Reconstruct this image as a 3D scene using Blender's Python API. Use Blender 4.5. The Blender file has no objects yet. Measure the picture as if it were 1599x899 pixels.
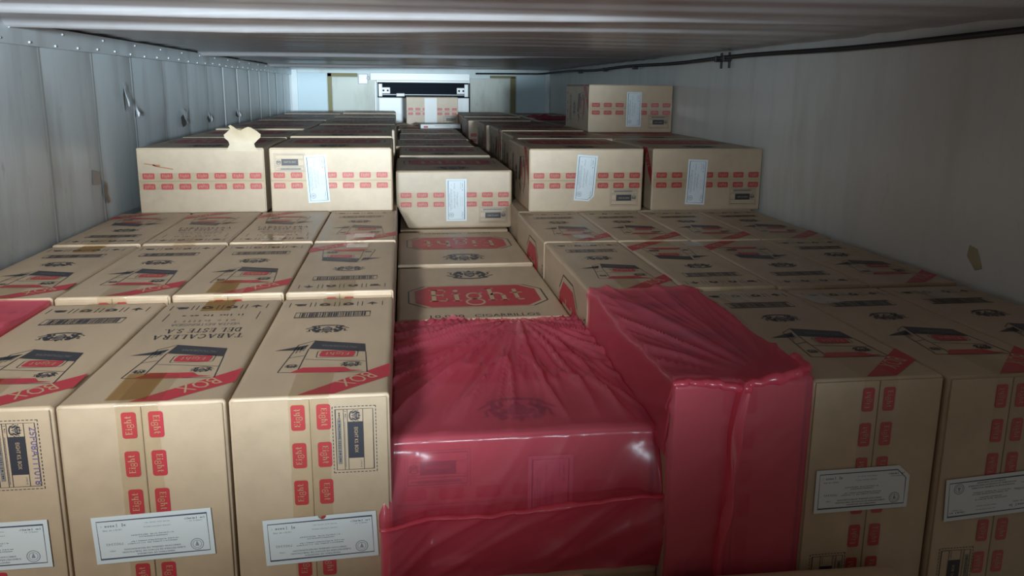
import bpy, bmesh, math, random
from mathutils import Matrix, Vector, noise
random.seed(7)
S = bpy.context.scene
COL = S.collection
PI = math.pi

# ------------------------------------------------------------------ camera
CAMZ = 1.376
f_px, cy_px, yaw, pitch, roll = 1249.15, 400.0, .135, .2072, .0091
def make_camera():
    c, s = math.cos(yaw), math.sin(yaw)
    R = Vector((c, -s, 0)); F = Vector((s, c, 0)); Zu = Vector((0, 0, 1))
    fw = F*math.cos(pitch) - Zu*math.sin(pitch)
    up = F*math.sin(pitch) + Zu*math.cos(pitch)
    r = R*math.cos(roll) + up*math.sin(roll)
    u = up*math.cos(roll) - R*math.sin(roll)
    cd = bpy.data.cameras.new('camera'); co = bpy.data.objects.new('camera', cd); COL.objects.link(co)
    cd.sensor_width = 36; cd.lens = 36*f_px/1599; cd.shift_y = -(449.5-cy_px)/1599; cd.clip_start = .02
    m = Matrix((r, u, -fw)).transposed().to_4x4(); m.translation = (0, 0, CAMZ)
    co.matrix_world = m
    S.camera = co
make_camera()

# ------------------------------------------------------------------ light and exposure
S.view_settings.view_transform = 'Standard'; S.view_settings.look = 'None'
S.view_settings.gamma = 1.0; S.view_settings.use_curve_mapping = False
S.view_settings.exposure = 0.0
W = bpy.data.worlds.new('overcast_sky'); S.world = W; W.use_nodes = True
W.node_tree.nodes['Background'].inputs[0].default_value = (1.0, .90, .76, 1)
W.node_tree.nodes['Background'].inputs[1].default_value = .12
def spot(name, loc, target, energy, color, angle, blend, radius):
    l = bpy.data.lights.new(name, 'SPOT'); l.energy = energy; l.color = color
    l.spot_size = math.radians(angle); l.spot_blend = blend; l.shadow_soft_size = radius
    o = bpy.data.objects.new(name, l); COL.objects.link(o)
    o.location = loc
    o.rotation_euler = (Vector(target)-Vector(loc)).to_track_quat('-Z', 'Y').to_euler()
    return o
# daylight beam from the yard through the open rear doors, and a torch held beside the camera
spot('daylight_beam', (.76, -6.0, 1.42), (-.38, 5.0, 2.42), 9200, (.78, .93, 1.0), 20.6, 1.0, .30)
spot('work_light', (-.50, -.50, 1.52), (-.02, 3.0, 1.66), 185, (.82, .94, 1.0), 62, 1.0, .06)
spot('upper_left_fill', (-1.0, -1.0, 2.30), (-.60, 2.7, 1.0), 300, (.98, .97, .90), 52, 1.0, .20)  # fill spot added for the near carton tops, in place of skylight

# ------------------------------------------------------------------ helpers
def mat(name, col, rough=.6, **kw):
    m = bpy.data.materials.new(name); m.use_nodes = True
    b = m.node_tree.nodes['Principled BSDF']
    b.inputs['Base Color'].default_value = (*col, 1); b.inputs['Roughness'].default_value = rough
    for k, v in kw.items(): b.inputs[k].default_value = v
    return m
def nd(m, t, **kw):
    n = m.node_tree.nodes.new(t)
    for k, v in kw.items(): setattr(n, k, v)
    return n
def lk(m, a, b): m.node_tree.links.new(a, b)
def ramp(m, fac, stops):
    r = nd(m, 'ShaderNodeValToRGB')
    while len(r.color_ramp.elements) < len(stops): r.color_ramp.elements.new(.5)
    for e, (p, c) in zip(r.color_ramp.elements, stops): e.position = p; e.color = (*c, 1)
    lk(m, fac, r.inputs[0]); return r.outputs[0]
def mixc(m, fac, a, b, mode='MIX'):
    x = nd(m, 'ShaderNodeMix', data_type='RGBA', blend_type=mode)
    for sock, v in ((x.inputs[0], fac), (x.inputs[6], a), (x.inputs[7], b)):
        if hasattr(v, 'is_output'): lk(m, v, sock)
        elif isinstance(v, (int, float)): sock.default_value = v
        else: sock.default_value = (*v, 1)
    return x.outputs[2]
def noise_tex(m, vec, scale, detail=4, rough=.55, sc=None):
    if sc:
        mp = nd(m, 'ShaderNodeMapping'); mp.inputs['Scale'].default_value = sc; lk(m, vec, mp.inputs[0]); vec = mp.outputs[0]
    n = nd(m, 'ShaderNodeTexNoise'); n.inputs['Scale'].default_value = scale
    n.inputs['Detail'].default_value = detail; n.inputs['Roughness'].default_value = rough
    lk(m, vec, n.inputs['Vector']); return n.outputs[0]
def bump(m, h, strength, dist):
    b = nd(m, 'ShaderNodeBump'); b.inputs['Strength'].default_value = strength; b.inputs['Distance'].default_value = dist
    lk(m, h, b.inputs['Height']); lk(m, b.outputs[0], m.node_tree.nodes['Principled BSDF'].inputs['Normal'])

def kraft(name, base):
    m = mat(name, base, .46)
    P = m.node_tree.nodes['Principled BSDF']; P.inputs['Specular IOR Level'].default_value = .6
    tc = nd(m, 'ShaderNodeTexCoord').outputs['Object']
    oi = nd(m, 'ShaderNodeObjectInfo').outputs['Random']
    ad = nd(m, 'ShaderNodeVectorMath', operation='ADD'); lk(m, tc, ad.inputs[0])
    cx = nd(m, 'ShaderNodeCombineXYZ'); lk(m, oi, cx.inputs[0]); lk(m, oi, cx.inputs[1])
    sc = nd(m, 'ShaderNodeVectorMath', operation='SCALE'); lk(m, cx.outputs[0], sc.inputs[0]); sc.inputs[3].default_value = 40
    lk(m, sc.outputs[0], ad.inputs[1]); v = ad.outputs[0]
    big = noise_tex(m, v, 3.2, 3)
    fib = noise_tex(m, v, 26, 5, .6, (1, .25, 1))
    dark = tuple(c*.86 for c in base); lite = tuple(min(1, c*1.09) for c in base)
    c1 = ramp(m, big, [(.3, dark), (.72, lite)])
    c2 = mixc(m, .35, c1, ramp(m, fib, [(.35, tuple(c*.82 for c in base)), (.65, tuple(c*1.1 for c in base))]))
    hv = nd(m, 'ShaderNodeHueSaturation'); lk(m, c2, hv.inputs['Color'])
    mr = nd(m, 'ShaderNodeMapRange'); lk(m, oi, mr.inputs[0]); mr.inputs[3].default_value = .93; mr.inputs[4].default_value = 1.07
    lk(m, mr.outputs[0], hv.inputs['Value']); lk(m, hv.outputs[0], P.inputs['Base Color'])
    bump(m, fib, .12, .001)
    return m
KRAFT = kraft('kraft_cardboard', (.50, .385, .27))
KEDGE = kraft('kraft_torn_edge', (.52, .42, .29))
INKB = mat('black_ink', (.035, .036, .048), .46)
INKR = mat('red_ink', (.47, .035, .055), .46)
INKK = mat('unprinted_kraft', (.50, .36, .22), .46)
INKG = mat('grey_ink', (.20, .19, .185), .46)
INKP = mat('violet_stamp_ink', (.16, .13, .26), .46)
PRINT = [INKB, INKR, INKK, INKG, INKP]
BLK, RED, KRF, GRY, VIO = range(5)
PAPER = mat('label_paper', (.66, .73, .78), .6)
LINKB = mat('label_navy_ink', (.05, .07, .13), .6); LINKG = mat('label_grey_ink', (.25, .28, .34), .7)
LABEL = [PAPER, LINKB, LINKG]
WHITEP = mat('white_card', (.80, .82, .84), .5)

def film(name, tint, diff, fd, fg, rough, creased=False):
    """thin plastic film: see-through, partly scattering, glossy"""
    m = bpy.data.materials.new(name); m.use_nodes = True
    t = m.node_tree; t.nodes.remove(t.nodes['Principled BSDF'])
    tr = t.nodes.new('ShaderNodeBsdfTransparent'); tr.inputs[0].default_value = (*tint, 1)
    df = t.nodes.new('ShaderNodeBsdfDiffuse'); df.inputs[0].default_value = (*diff, 1)
    tl = t.nodes.new('ShaderNodeBsdfTranslucent'); tl.inputs[0].default_value = (*diff, 1)
    gl = t.nodes.new('ShaderNodeBsdfGlossy'); gl.inputs['Roughness'].default_value = rough; gl.inputs[0].default_value = (.95, .95, 1, 1)
    m0 = t.nodes.new('ShaderNodeMixShader'); m0.inputs[0].default_value = .35
    t.links.new(df.outputs[0], m0.inputs[1]); t.links.new(tl.outputs[0], m0.inputs[2])
    if creased:                          # fine random creases in the thin film
        tc = t.nodes.new('ShaderNodeTexCoord'); mp = t.nodes.new('ShaderNodeMapping'); mp.inputs['Rotation'].default_value = (.4, .5, .6); mp.inputs['Scale'].default_value = (1, .45, .45)
        t.links.new(tc.outputs['Object'], mp.inputs[0])
        nz = t.nodes.new('ShaderNodeTexNoise'); nz.noise_type = 'RIDGED_MULTIFRACTAL'; nz.inputs['Scale'].default_value = 14; nz.inputs['Detail'].default_value = 3; t.links.new(mp.outputs[0], nz.inputs['Vector'])
        bp_ = t.nodes.new('ShaderNodeBump'); bp_.inputs['Strength'].default_value = .35; bp_.inputs['Distance'].default_value = .004; t.links.new(nz.outputs[0], bp_.inputs['Height'])
        for q in (df, tl, gl): t.links.new(bp_.outputs[0], q.inputs['Normal'])
    m1 = t.nodes.new('ShaderNodeMixShader'); m1.inputs[0].default_value = fd
    t.links.new(tr.outputs[0], m1.inputs[1]); t.links.new(m0.outputs[0], m1.inputs[2])
    fr = t.nodes.new('ShaderNodeFresnel'); fr.inputs[0].default_value = 1.45
    ma = t.nodes.new('ShaderNodeMath'); ma.operation = 'MULTIPLY_ADD'; ma.use_clamp = True
    t.links.new(fr.outputs[0], ma.inputs[0]); ma.inputs[1].default_value = .12; ma.inputs[2].default_value = fg
    m2 = t.nodes.new('ShaderNodeMixShader'); t.links.new(ma.outputs[0], m2.inputs[0])
    t.links.new(m1.outputs[0], m2.inputs[1]); t.links.new(gl.outputs[0], m2.inputs[2])
    t.links.new(m2.outputs[0], t.nodes['Material Output'].inputs[0])
    return m
TAPE = film('clear_packing_tape', (.985, .965, .92), (.52, .45, .32), .04, .045, .12)
TAPEB = film('brown_packing_tape', (.86, .74, .55), (.40, .30, .16), .14, .02, .14)
BAGM = film('red_plastic_film', (1.0, .44, .54), (.98, .20, .31), .46, .05, .26, True)

def me(name, verts, faces, mats, mi=None, smooth=False):
    m = bpy.data.meshes.new(name); m.from_pydata([tuple(v) for v in verts], [], faces)
    for x in mats: m.materials.append(x)
    if mi: m.polygons.foreach_set('material_index', mi)
    if smooth: m.polygons.foreach_set('use_smooth', [True]*len(m.polygons))
    m.update(); return m
def ob(name, mesh, parent=None, loc=(0, 0, 0), M=None):
    o = bpy.data.objects.new(name, mesh); COL.objects.link(o)
    if parent: o.parent = parent
    if M is not None: o.matrix_basis = M
    else: o.location = loc
    return o
def tag(o, label=None, cat=None, group=None, kind=None):
    if label: o['label'] = label
    if cat: o['category'] = cat
    if group: o['group'] = group
    if kind: o['kind'] = kind
    return o
def empty(name, loc, rz=0):
    o = bpy.data.objects.new(name, None); COL.objects.link(o); o.location = loc; o.rotation_euler = (0, 0, rz)
    o.empty_display_size = .05; return o
T = Matrix.Translation
def Rx(a): return Matrix.Rotation(a, 4, 'X')
def Ry(a): return Matrix.Rotation(a, 4, 'Y')
def Rz(a): return Matrix.Rotation(a, 4, 'Z')

def box_vf(x0, x1, y0, y1, z0, z1, V=None, F=None):
    V = [] if V is None else V; F = [] if F is None else F
    n = len(V)
    V += [(x0,y0,z0),(x1,y0,z0),(x1,y1,z0),(x0,y1,z0),(x0,y0,z1),(x1,y0,z1),(x1,y1,z1),(x0,y1,z1)]
    F += [[n+i for i in q] for q in ((0,3,2,1),(4,5,6,7),(0,1,5,4),(1,2,6,5),(2,3,7,6),(3,0,4,7))]
    return V, F
def bbox(name, x0, x1, y0, y1, z0, z1, mats, parent=None, bev=.0, M=None):
    bm = bmesh.new(); V, F = box_vf(x0, x1, y0, y1, z0, z1)
    vs = [bm.verts.new(v) for v in V]; [bm.faces.new([vs[i] for i in q]) for q in F]
    if bev: bmesh.ops.bevel(bm, geom=bm.edges[:], offset=bev, segments=2, affect='EDGES', profile=.5)
    m = bpy.data.meshes.new(name); bm.to_mesh(m); bm.free()
    for x in mats: m.materials.append(x)
    return ob(name, m, parent, M=M)

def tube_mesh(name, pts, rads, mats, n=10, flat=1.0):
    V, F = [], []
    pts = [Vector(p) for p in pts]
    for i, p in enumerate(pts):
        d = (pts[min(i+1, len(pts)-1)]-pts[max(i-1, 0)]).normalized()
        a = d.cross(Vector((0, 0, 1)))
        if a.length < .1: a = d.cross(Vector((1, 0, 0)))
        a.normalize(); b = d.cross(a)
        r = rads[i] if isinstance(rads, (list, tuple)) else rads
        for k in range(n):
            t = 2*PI*k/n; V.append(p + a*r*math.cos(t) + b*r*flat*math.sin(t))
    for i in range(len(pts)-1):
        for k in range(n):
            F.append([i*n+k, i*n+(k+1) % n, (i+1)*n+(k+1) % n, (i+1)*n+k])
    F.append(list(range(n))[::-1]); F.append([(len(pts)-1)*n+k for k in range(n)])
    return me(name, V, F, mats, smooth=True)

# ------------------------------------------------------------------ flat print (2D shapes a few tenths of a mm proud)
_txt = {}
def text_geo(s):
    if s in _txt: return _txt[s]
    c = bpy.data.curves.new('t', 'FONT'); c.body = s; c.size = 1; c.resolution_u = 2; c.align_x = 'CENTER'; c.align_y = 'CENTER'
    o = bpy.data.objects.new('t', c); COL.objects.link(o)
    m = bpy.data.meshes.new_from_object(o.evaluated_get(bpy.context.evaluated_depsgraph_get()))
    V = [(v.co.x, v.co.y) for v in m.vertices]; F = [list(p.vertices) for p in m.polygons]
    bpy.data.objects.remove(o); bpy.data.curves.remove(c); bpy.data.meshes.remove(m)
    xs = [v[0] for v in V]; ys = [v[1] for v in V]
    cx, cy = (min(xs)+max(xs))/2, (min(ys)+max(ys))/2
    _txt[s] = ([(x-cx, y-cy) for x, y in V], F, max(xs)-min(xs), max(ys)-min(ys)); return _txt[s]
class Print:
    def __init__(s): s.V, s.F, s.M = [], [], []
    def poly(s, pts, m=BLK, layer=0):
        n = len(s.V); z = layer*.00025
        area = sum(pts[i][0]*pts[(i+1) % len(pts)][1]-pts[(i+1) % len(pts)][0]*pts[i][1] for i in range(len(pts)))
        if area < 0: pts = pts[::-1]
        s.V += [(x, y, z) for x, y in pts]; s.F.append(list(range(n, n+len(pts)))); s.M.append(m)
    def rect(s, x0, y0, x1, y1, m=BLK, layer=0): s.poly([(x0,y0),(x1,y0),(x1,y1),(x0,y1)], m, layer)
    def line(s, pts, w, m=BLK, layer=0, closed=False):
        P = [Vector(p) for p in pts]; n = len(P)
        rng = range(n if closed else n-1); L = []
        for i in range(n):
            a = P[(i-1) % n] if (closed or i) else P[i]; b = P[(i+1) % n] if (closed or i < n-1) else P[i]
            d = (b-a)
            if d.length < 1e-9: d = Vector((1, 0))
            d.normalize(); nn = Vector((-d.y, d.x))*w/2
            ww = 1.0
            if (closed or 0 < i < n-1):
                e = (P[i]-a).normalized(); ww = 1/max(.5, abs(e.dot(d)))
            L.append((P[i]+nn*ww, P[i]-nn*ww))
        for i in rng:
            (p, q), (p2, q2) = L[i], L[(i+1) % n]
            s.poly([tuple(p), tuple(q), tuple(q2), tuple(p2)], m, layer)
    def dash(s, a, b, w, step, m=BLK, layer=0):
        a, b = Vector(a), Vector(b); L = (b-a).length; d = (b-a)/L; t = 0
        while t < L: s.line([a+d*t, a+d*min(L, t+step*.62)], w, m, layer); t += step
    def rrect(s, cx, cy, w, h, r, m=BLK, layer=0, k=3):
        pts = []
        for (sx, sy, a0) in ((1,-1,-PI/2),(1,1,0),(-1,1,PI/2),(-1,-1,PI)):
            for i in range(k+1):
                t = a0+PI/2*i/k; pts.append((cx+sx*(w/2-r)+r*math.cos(t), cy+sy*(h/2-r)+r*math.sin(t)))
        s.poly(pts, m, layer); return pts
    def rframe(s, cx, cy, w, h, r, t, m=BLK, layer=0):
        q = Print(); pts = q.rrect(cx, cy, w, h, r); s.line(pts, t, m, layer, True)
    def disc(s, cx, cy, rx, ry, m=BLK, layer=0, n=12): s.poly([(cx+rx*math.cos(2*PI*i/n), cy+ry*math.sin(2*PI*i/n)) for i in range(n)], m, layer)
    def ring(s, cx, cy, rx, ry, w, m=BLK, layer=0, n=20, a0=0, a1=2*PI):
        full = abs(a1-a0-2*PI) < 1e-6; k = n if full else n+1
        s.line([(cx+rx*math.cos(a0+(a1-a0)*i/n), cy+ry*math.sin(a0+(a1-a0)*i/n)) for i in range(k)], w, m, layer, full)
    def text(s, t, cx, cy, w=None, h=None, rot=0, m=BLK, layer=0):
        V, F, tw, th = text_geo(t); n = len(s.V)
        sx = w/tw if w else h/th; sy = h/th if h else sx
        c, si = math.cos(rot), math.sin(rot)
        s.V += [(cx+x*sx*c-y*sy*si, cy+x*sx*si+y*sy*c, layer*.00025) for x, y in V]
        s.F += [[n+i for i in f] for f in F]; s.M += [m]*len(F)
    def add(s, o, dx=0, dy=0, rot=0, sx=1, sy=None, layer=0):
        sy = sx if sy is None else sy; n = len(s.V); c, si = math.cos(rot), math.sin(rot)
        s.V += [(dx+x*sx*c-y*sy*si, dy+x*sx*si+y*sy*c, z+layer*.00025) for x, y, z in o.V]
        s.F += [[n+i for i in f] for f in o.F]; s.M += o.M
    def scribble(s, x0, x1, y, h, m=BLK, layer=0, seed=1):
        """line of print too small to read: short strokes of a letter's width"""
        r = random.Random(seed); x = x0
        while x < x1:
            w = h*r.uniform(.35, .75)
            if r.random() < .15: x += h*.6; continue
            if r.random() < .5: s.rect(x, y-h/2, min(x+w*.4, x1), y+h/2, m, layer)
            else: s.rect(x, y-h*.12, min(x+w, x1), y+h*.35, m, layer)
            x += w+h*.22
    def mesh(s, name, mats): return me(name, s.V, s.F, mats, s.M)

def serif_glyphs():
    """capital height 1; stems thick, hairlines thin, slab ends"""
    G = {}
    def g(w): p = Print(); return p
    th, tn, sf = .17, .06, .05
    def stem(p, x, y0=0, y1=1, w=th, foot=True, head=True):
        p.rect(x, y0, x+w, y1, 0)
        if foot: p.rect(x-.09, y0, x+w+.09, y0+sf, 0)
        if head: p.rect(x-.09, y1-sf, x+w+.09, y1, 0)
    def bar(p, x0, x1, y, w=tn): p.rect(x0, y-w/2, x1, y+w/2, 0)
    def arc(p, cx, cy, rx, ry, a0, a1, w): p.ring(cx, cy, rx, ry, w, 0, 0, 12, math.radians(a0), math.radians(a1))
    def bowl(p, x, y0, y1, r):
        cy = (y0+y1)/2; ry = (y1-y0)/2-.03
        arc(p, x, cy, r, ry, -90, 90, .11)
    p = Print(); stem(p, .1); bar(p, .1, .66, .97); bar(p, .1, .70, .03); bar(p, .1, .56, .52); p.rect(.62, .76, .66, 1); p.rect(.66, 0, .70, .26); p.rect(.53, .40, .57, .64); G['E'] = (p, .78)
    p = Print(); stem(p, .1, 0, .64); p.rect(.1, .6, .27, .64); p.disc(.185, .88, .10, .10); G['i'] = (p, .38)
    p = Print(); p.ring(.38, .40, .27, .25, .085, 0); p.ring(.38, -.10, .34, .24, .085, 0); p.line([(.55, .58), (.74, .66)], .07, 0); G['8'] = (p, .78)
    p = Print(); stem(p, .1, 0, 1.05); p.rect(.0, 1.0, .2, 1.05); arc(p, .42, .40, .22, .22, 0, 170, .1); stem(p, .57, 0, .44, head=False); G['h'] = (p, .86)
    p = Print(); p.rect(.14, .12, .30, .95); bar(p, .0, .50, .63, .07); arc(p, .34, .16, .12, .12, 180, 330, .09); G['t'] = (p, .54)
    p = Print(); stem(p, .32, head=False); bar(p, .02, .79, .97); p.rect(.02, .74, .06, 1); p.rect(.75, .74, .79, 1); G['T'] = (p, .84)
    p = Print(); p.line([(.10, 0), (.42, 1)], .07, 0); p.line([(.40, 1), (.76, 0)], .17, 0); bar(p, .2, .62, .33); bar(p, -.02, .24, .025, .05); bar(p, .6, .92, .025, .05); G['A'] = (p, .92)
    p = Print(); stem(p, .1); bowl(p, .36, .5, 1, .22); bowl(p, .38, 0, .54, .26); bar(p, .1, .38, .97); bar(p, .1, .38, .52); bar(p, .1, .4, .03); G['B'] = (p, .74)
    p = Print(); arc(p, .48, .5, .38, .46, 50, 310, .13); p.rect(.70, .68, .74, .97); G['C'] = (p, .84)
    p = Print(); stem(p, .1); bar(p, .1, .64, .03); p.rect(.62, 0, .66, .3); G['L'] = (p, .72)
    p = Print(); stem(p, .1); bowl(p, .36, .48, 1, .23); bar(p, .1, .38, .97); bar(p, .1, .38, .5); p.line([(.38, .5), (.74, 0)], .16, 0); bar(p, .64, .86, .025, .05); G['R'] = (p, .86)
    p = Print(); stem(p, .1); arc(p, .36, .5, .40, .46, -90, 90, .13); bar(p, .1, .38, .97); bar(p, .1, .38, .03); G['D'] = (p, .86)
    p = Print(); arc(p, .34, .74, .22, .21, 20, 250, .12); arc(p, .32, .27, .25, .23, -160, 80, .13); p.rect(.54, .70, .58, .98); p.rect(.06, .02, .10, .3); G['S'] = (p, .66)
    p = Print(); p.disc(.1, .06, .08, .08); G['.'] = (p, .24)
    p = Print(); G[' '] = (p, .36)
    return G
GL = serif_glyphs()
def serif(s, spacing=.10):
    p = Print(); x = 0
    for ch in s:
        g, w = GL[ch]; p.add(g, x, 0); x += w+spacing
    w = x-spacing
    q = Print(); q.add(p, -w/2, -.5); q.w = w
    return q
def put_serif(p, s, cx, cy, w, h, rot=0, m=BLK, layer=0, spacing=.10):
    q = serif(s, spacing); q.M = [m]*len(q.M); p.add(q, cx, cy, rot, w/q.w, h, layer)
EIGHT = 'Ei8ht'

def crest(m=BLK, fill=GRY):
    """two lions holding a shield under a crown; about 1 wide, .6 high"""
    p = Print()
    p.poly([(-.11, .12), (.11, .12), (.11, -.06), (.0, -.2), (-.11, -.06)], m); p.poly([(-.075, .09), (.075, .09), (.075, -.05), (0, -.15), (-.075, -.05)], fill, 1)
    p.line([(-.07, -.02), (.07, .06)], .03, m, 2)
    p.poly([(-.1, .16), (.1, .16), (.13, .26), (.06, .2), (0, .3), (-.06, .2), (-.13, .26)], m)
    for s in (-1, 1):
        p.line([(s*.15, -.02), (s*.2, .1), (s*.26, .12), (s*.31, .02), (s*.27, -.1), (s*.31, -.2)], .075, m)
        p.line([(s*.26, -.02), (s*.18, -.13), (s*.21, -.2)], .05, m)
        p.disc(s*.21, .18, .065, .06, m); p.line([(s*.17, .06), (s*.12, .1)], .035, m)
        p.line([(s*.33, -.04), (s*.4, .03), (s*.38, .14), (s*.45, .16)], .03, m)
        p.line([(s*.34, -.16), (s*.48, -.04)], .03, m)
    p.line([(-.36, -.2), (-.18, -.27), (0, -.29), (.18, -.27), (.36, -.2)], .06, m)
    return p
CREST = crest()

def badge_print():
    """two rows of seven red brand badges and the tax seal on the taped end of a carton"""
    p = Print()
    pill = Print(); pill.rrect(0, 0, .0425, .0215, .0042, RED)
    put_serif(pill, EIGHT, 0, .0012, .0305, .0095, 0, KRF, 1, .12)
    for k in range(7):
        p.add(pill, (k-3)*.0633-.002, .020); p.add(pill, (k-3)*.0633-.002, -.019, PI)
    s = Print(); w, h = .111, .067      # seal, upright
    for a, b in (((-w/2, -h/2), (w/2, -h/2)), ((w/2, -h/2), (w/2, h/2)), ((w/2, h/2), (-w/2, h/2)), ((-w/2, h/2), (-w/2, -h/2))): s.dash(a, b, .0011, .006, BLK)
    a, b = w/2-.0045, h/2-.0045
    s.line([(-a, -b), (a, -b), (a, b), (-a, b)], .0009, BLK, 0, True)
    for y in (.0135, -.0105, -.0165): s.line([(-a, y), (a, y)], .0008, BLK)
    s.line([(-.0295, .0135), (-.0295, -.0105)], .0008); 
    s.rect(-.029, -.0100, .0315, .0130, BLK); s.text('EIGHT KS. BOX', .001, .0025, .043, .0055, 0, KRF, 1)
    s.add(CREST, -.040, .0015, 0, .021, .030)
    s.scribble(.034, .048, .009, .003, GRY, 0, 4)
    s.rect(-.034, -.0265, .041, -.0205, GRY); s.scribble(-.046, .04, -.0236, .0042, BLK, 1, 5)
    s.scribble(-.048, -.036, -.0135, .003, BLK, 0, 6); s.line([(-.03, -.0148), (a-.004, -.0148)], .0008, GRY)
    p.add(s, -.152, .067)
    return p, s
BADGES, SEAL = badge_print()
BADGE_ME = BADGES.mesh('badge_print', PRINT)
_st = Print(); _st.add(BADGES); _st.text('25F08A111018', -.150, .0925, .094, .0095, 0, VIO, 2)
BADGE_STAMP_ME = _st.mesh('badge_print_stamped', PRINT)
_p = Print(); _p.F = []; 
_q = Print()
for k in range(7):
    pill = Print(); pill.rrect(0, 0, .0425, .0215, .0042, RED); put_serif(pill, EIGHT, 0, .0012, .0305, .0095, 0, KRF, 1, .12)
    _q.add(pill, (k-3)*.0633-.002, .020); _q.add(pill, (k-3)*.0633-.002, -.019, PI)
BADGE_ONLY_ME = _q.mesh('badge_print_plain', PRINT)

def logo_panel():
    """broad face: red octagon with the brand, crest above, count below; viewer coordinates, upright"""
    p = Print()
    def octo(cx, cy, w, h, c): return [(cx-w/2, cy-h/2+c), (cx-w/2+c*.85, cy-h/2), (cx+w/2-c*.85, cy-h/2), (cx+w/2, cy-h/2+c), (cx+w/2, cy+h/2-c), (cx+w/2-c*.85, cy+h/2), (cx-w/2+c*.85, cy+h/2), (cx-w/2, cy+h/2-c)]
    cy = -.068
    p.poly(octo(0, cy, .350, .225, .05), RED)
    o = octo(0, cy, .386, .238, .055)
    p.line([o[1], o[0], o[7], o[6]], .0042, BLK); p.line([o[2], o[3], o[4], o[5]], .0042, BLK)
    p.line([o[1], o[2]], .0018, RED); p.line([o[5], o[6]], .0018, RED)
    put_serif(p, EIGHT, 0, cy+.008, .272, .128, 0, KRF, 1, .10)
    p.add(CREST, 0, .195, 0, .15, .185)
    p.text('10.000', -.095, -.272, .088, .024, 0, BLK); p.text('CIGARRILLOS', .062, -.272, .172, .024, 0, BLK)
    return p
LOGO_ME = logo_panel().mesh('logo_print', PRINT)

def pack_panel(alt):
    """narrow face, seen from the front: ribbon near, pack drawing, crest or maker, barcode, handling marks"""
    p = Print(); ox, oy = .1235, .3015
    P = lambda pts: [(x-ox, y-oy) for x, y in pts]
    p.poly(P([(.103, .010), (.159, .010), (.2455, .082), (.2455, .146)]), RED)
    p.text('BOX', .1905-ox, .071-oy, .066, .034, PI+.70, KRF, 1)
    # pack
    p.poly(P([(.036, .232), (.085, .232), (.094, .262)]), BLK)
    p.poly(P([(.103, .287), (.197, .258), (.200, .212), (.096, .239)]), BLK)
    p.text('PICTOGRAMA', .150-ox, .2475-oy, .066, .010, PI-.24, GRY, 1)
    for a, b in (((.103, .287), (.075, .262)), ((.075, .262), (.058, .116)), ((.096, .239), (.090, .118)), ((.058, .116), (.207, .104)), ((.200, .212), (.207, .104)), ((.096, .180), (.203, .160)), ((.067, .19), (.092, .20))):
        p.line(P([a, b]), .0016, BLK)
    for k in range(3): p.line(P([(.075+.006*k, .215+.006*k), (.078+.006*k, .245+.004*k)]), .0022, GRY)
    p.add(CREST, .077-ox, .145-oy, PI, .024, .03)
    e = Print(); e.rrect(0, 0, .062, .032, .007, RED); put_serif(e, EIGHT, 0, .001, .044, .015, 0, KRF, 1)
    p.add(e, .150-ox, .205-oy, PI-.12); p.rframe(.150-ox, .205-oy, .072, .036, .004, .0012, BLK)
    p.add(CREST, .178-ox, .146-oy, PI, .040, .044)
    p.poly(P([(.098, .136), (.168, .132), (.178, .118), (.200, .112), (.150, .107), (.078, .112)]), RED, 1)
    if not alt:
        p.add(CREST, .1185-ox, .360-oy, PI, .088, .090)
    else:
        put_serif(p, 'TABACALERA', .126-ox, .337-oy, .168, .026, PI, BLK, 0, .12)
        put_serif(p, 'DEL ESTE S.A.', .126-ox, .376-oy, .148, .026, PI, BLK, 0, .12)
        p.text('VENTA RESTRINGIDA', .122-ox, .418-oy, .135, .016, PI, GRY); p.scribble(.055-ox, .182-ox, .444-oy, .013, GRY, 0, 9)
    y0, y1 = .447-oy, .484-oy
    if not alt:
        p.line([(.043-ox, y0), (.198-ox, y0), (.198-ox, y1), (.043-ox, y1)], .003, BLK, 0, True)
        r = random.Random(3); x = .052
        while x < .188:
            w = r.choice((.0012, .002, .0035)); p.rect(x-ox, y0+.004, x+w-ox, y1-.004, BLK); x += w+r.choice((.0012, .002, .003))
    else:
        p.line([(.03-ox, y0), (.03-ox, y1+.02)], .0014); p.line([(.215-ox, y0), (.215-ox, y1+.02)], .0014)
        p.scribble(.06-ox, .19-ox, y1, .012, BLK, 0, 12)
    yc = .548-oy
    for k, (xa, xb) in enumerate(((.022, .066), (.076, .118), (.128, .168), (.178, .222))):
        xa -= ox; xb -= ox
        for x in (xa, xb): p.line([(x, yc-.017), (x, yc+.017)], .0014)
        c = (xa+xb)/2
        if k == 0: p.line([(c-.012, yc+.003), (c+.012, yc+.003), (c+.008, yc-.008)], .006); p.disc(c, yc-.004, .008, .006)
        elif k == 3: p.poly([(c-.013, yc-.002), (c, yc+.012), (c+.013, yc-.002)], BLK); p.line([(c, yc), (c, yc-.012)], .003)
        else:
            p.poly([(c-.011, yc-.010), (c-.011, yc+.004), (c, yc+.011), (c+.011, yc+.004), (c+.011, yc-.010)], BLK); p.disc(c, yc-.002, .004, .004, KRF, 1)
    return p
PACK_ME = [pack_panel(False).mesh('pack_print', PRINT), pack_panel(True).mesh('maker_print', PRINT)]

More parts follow.
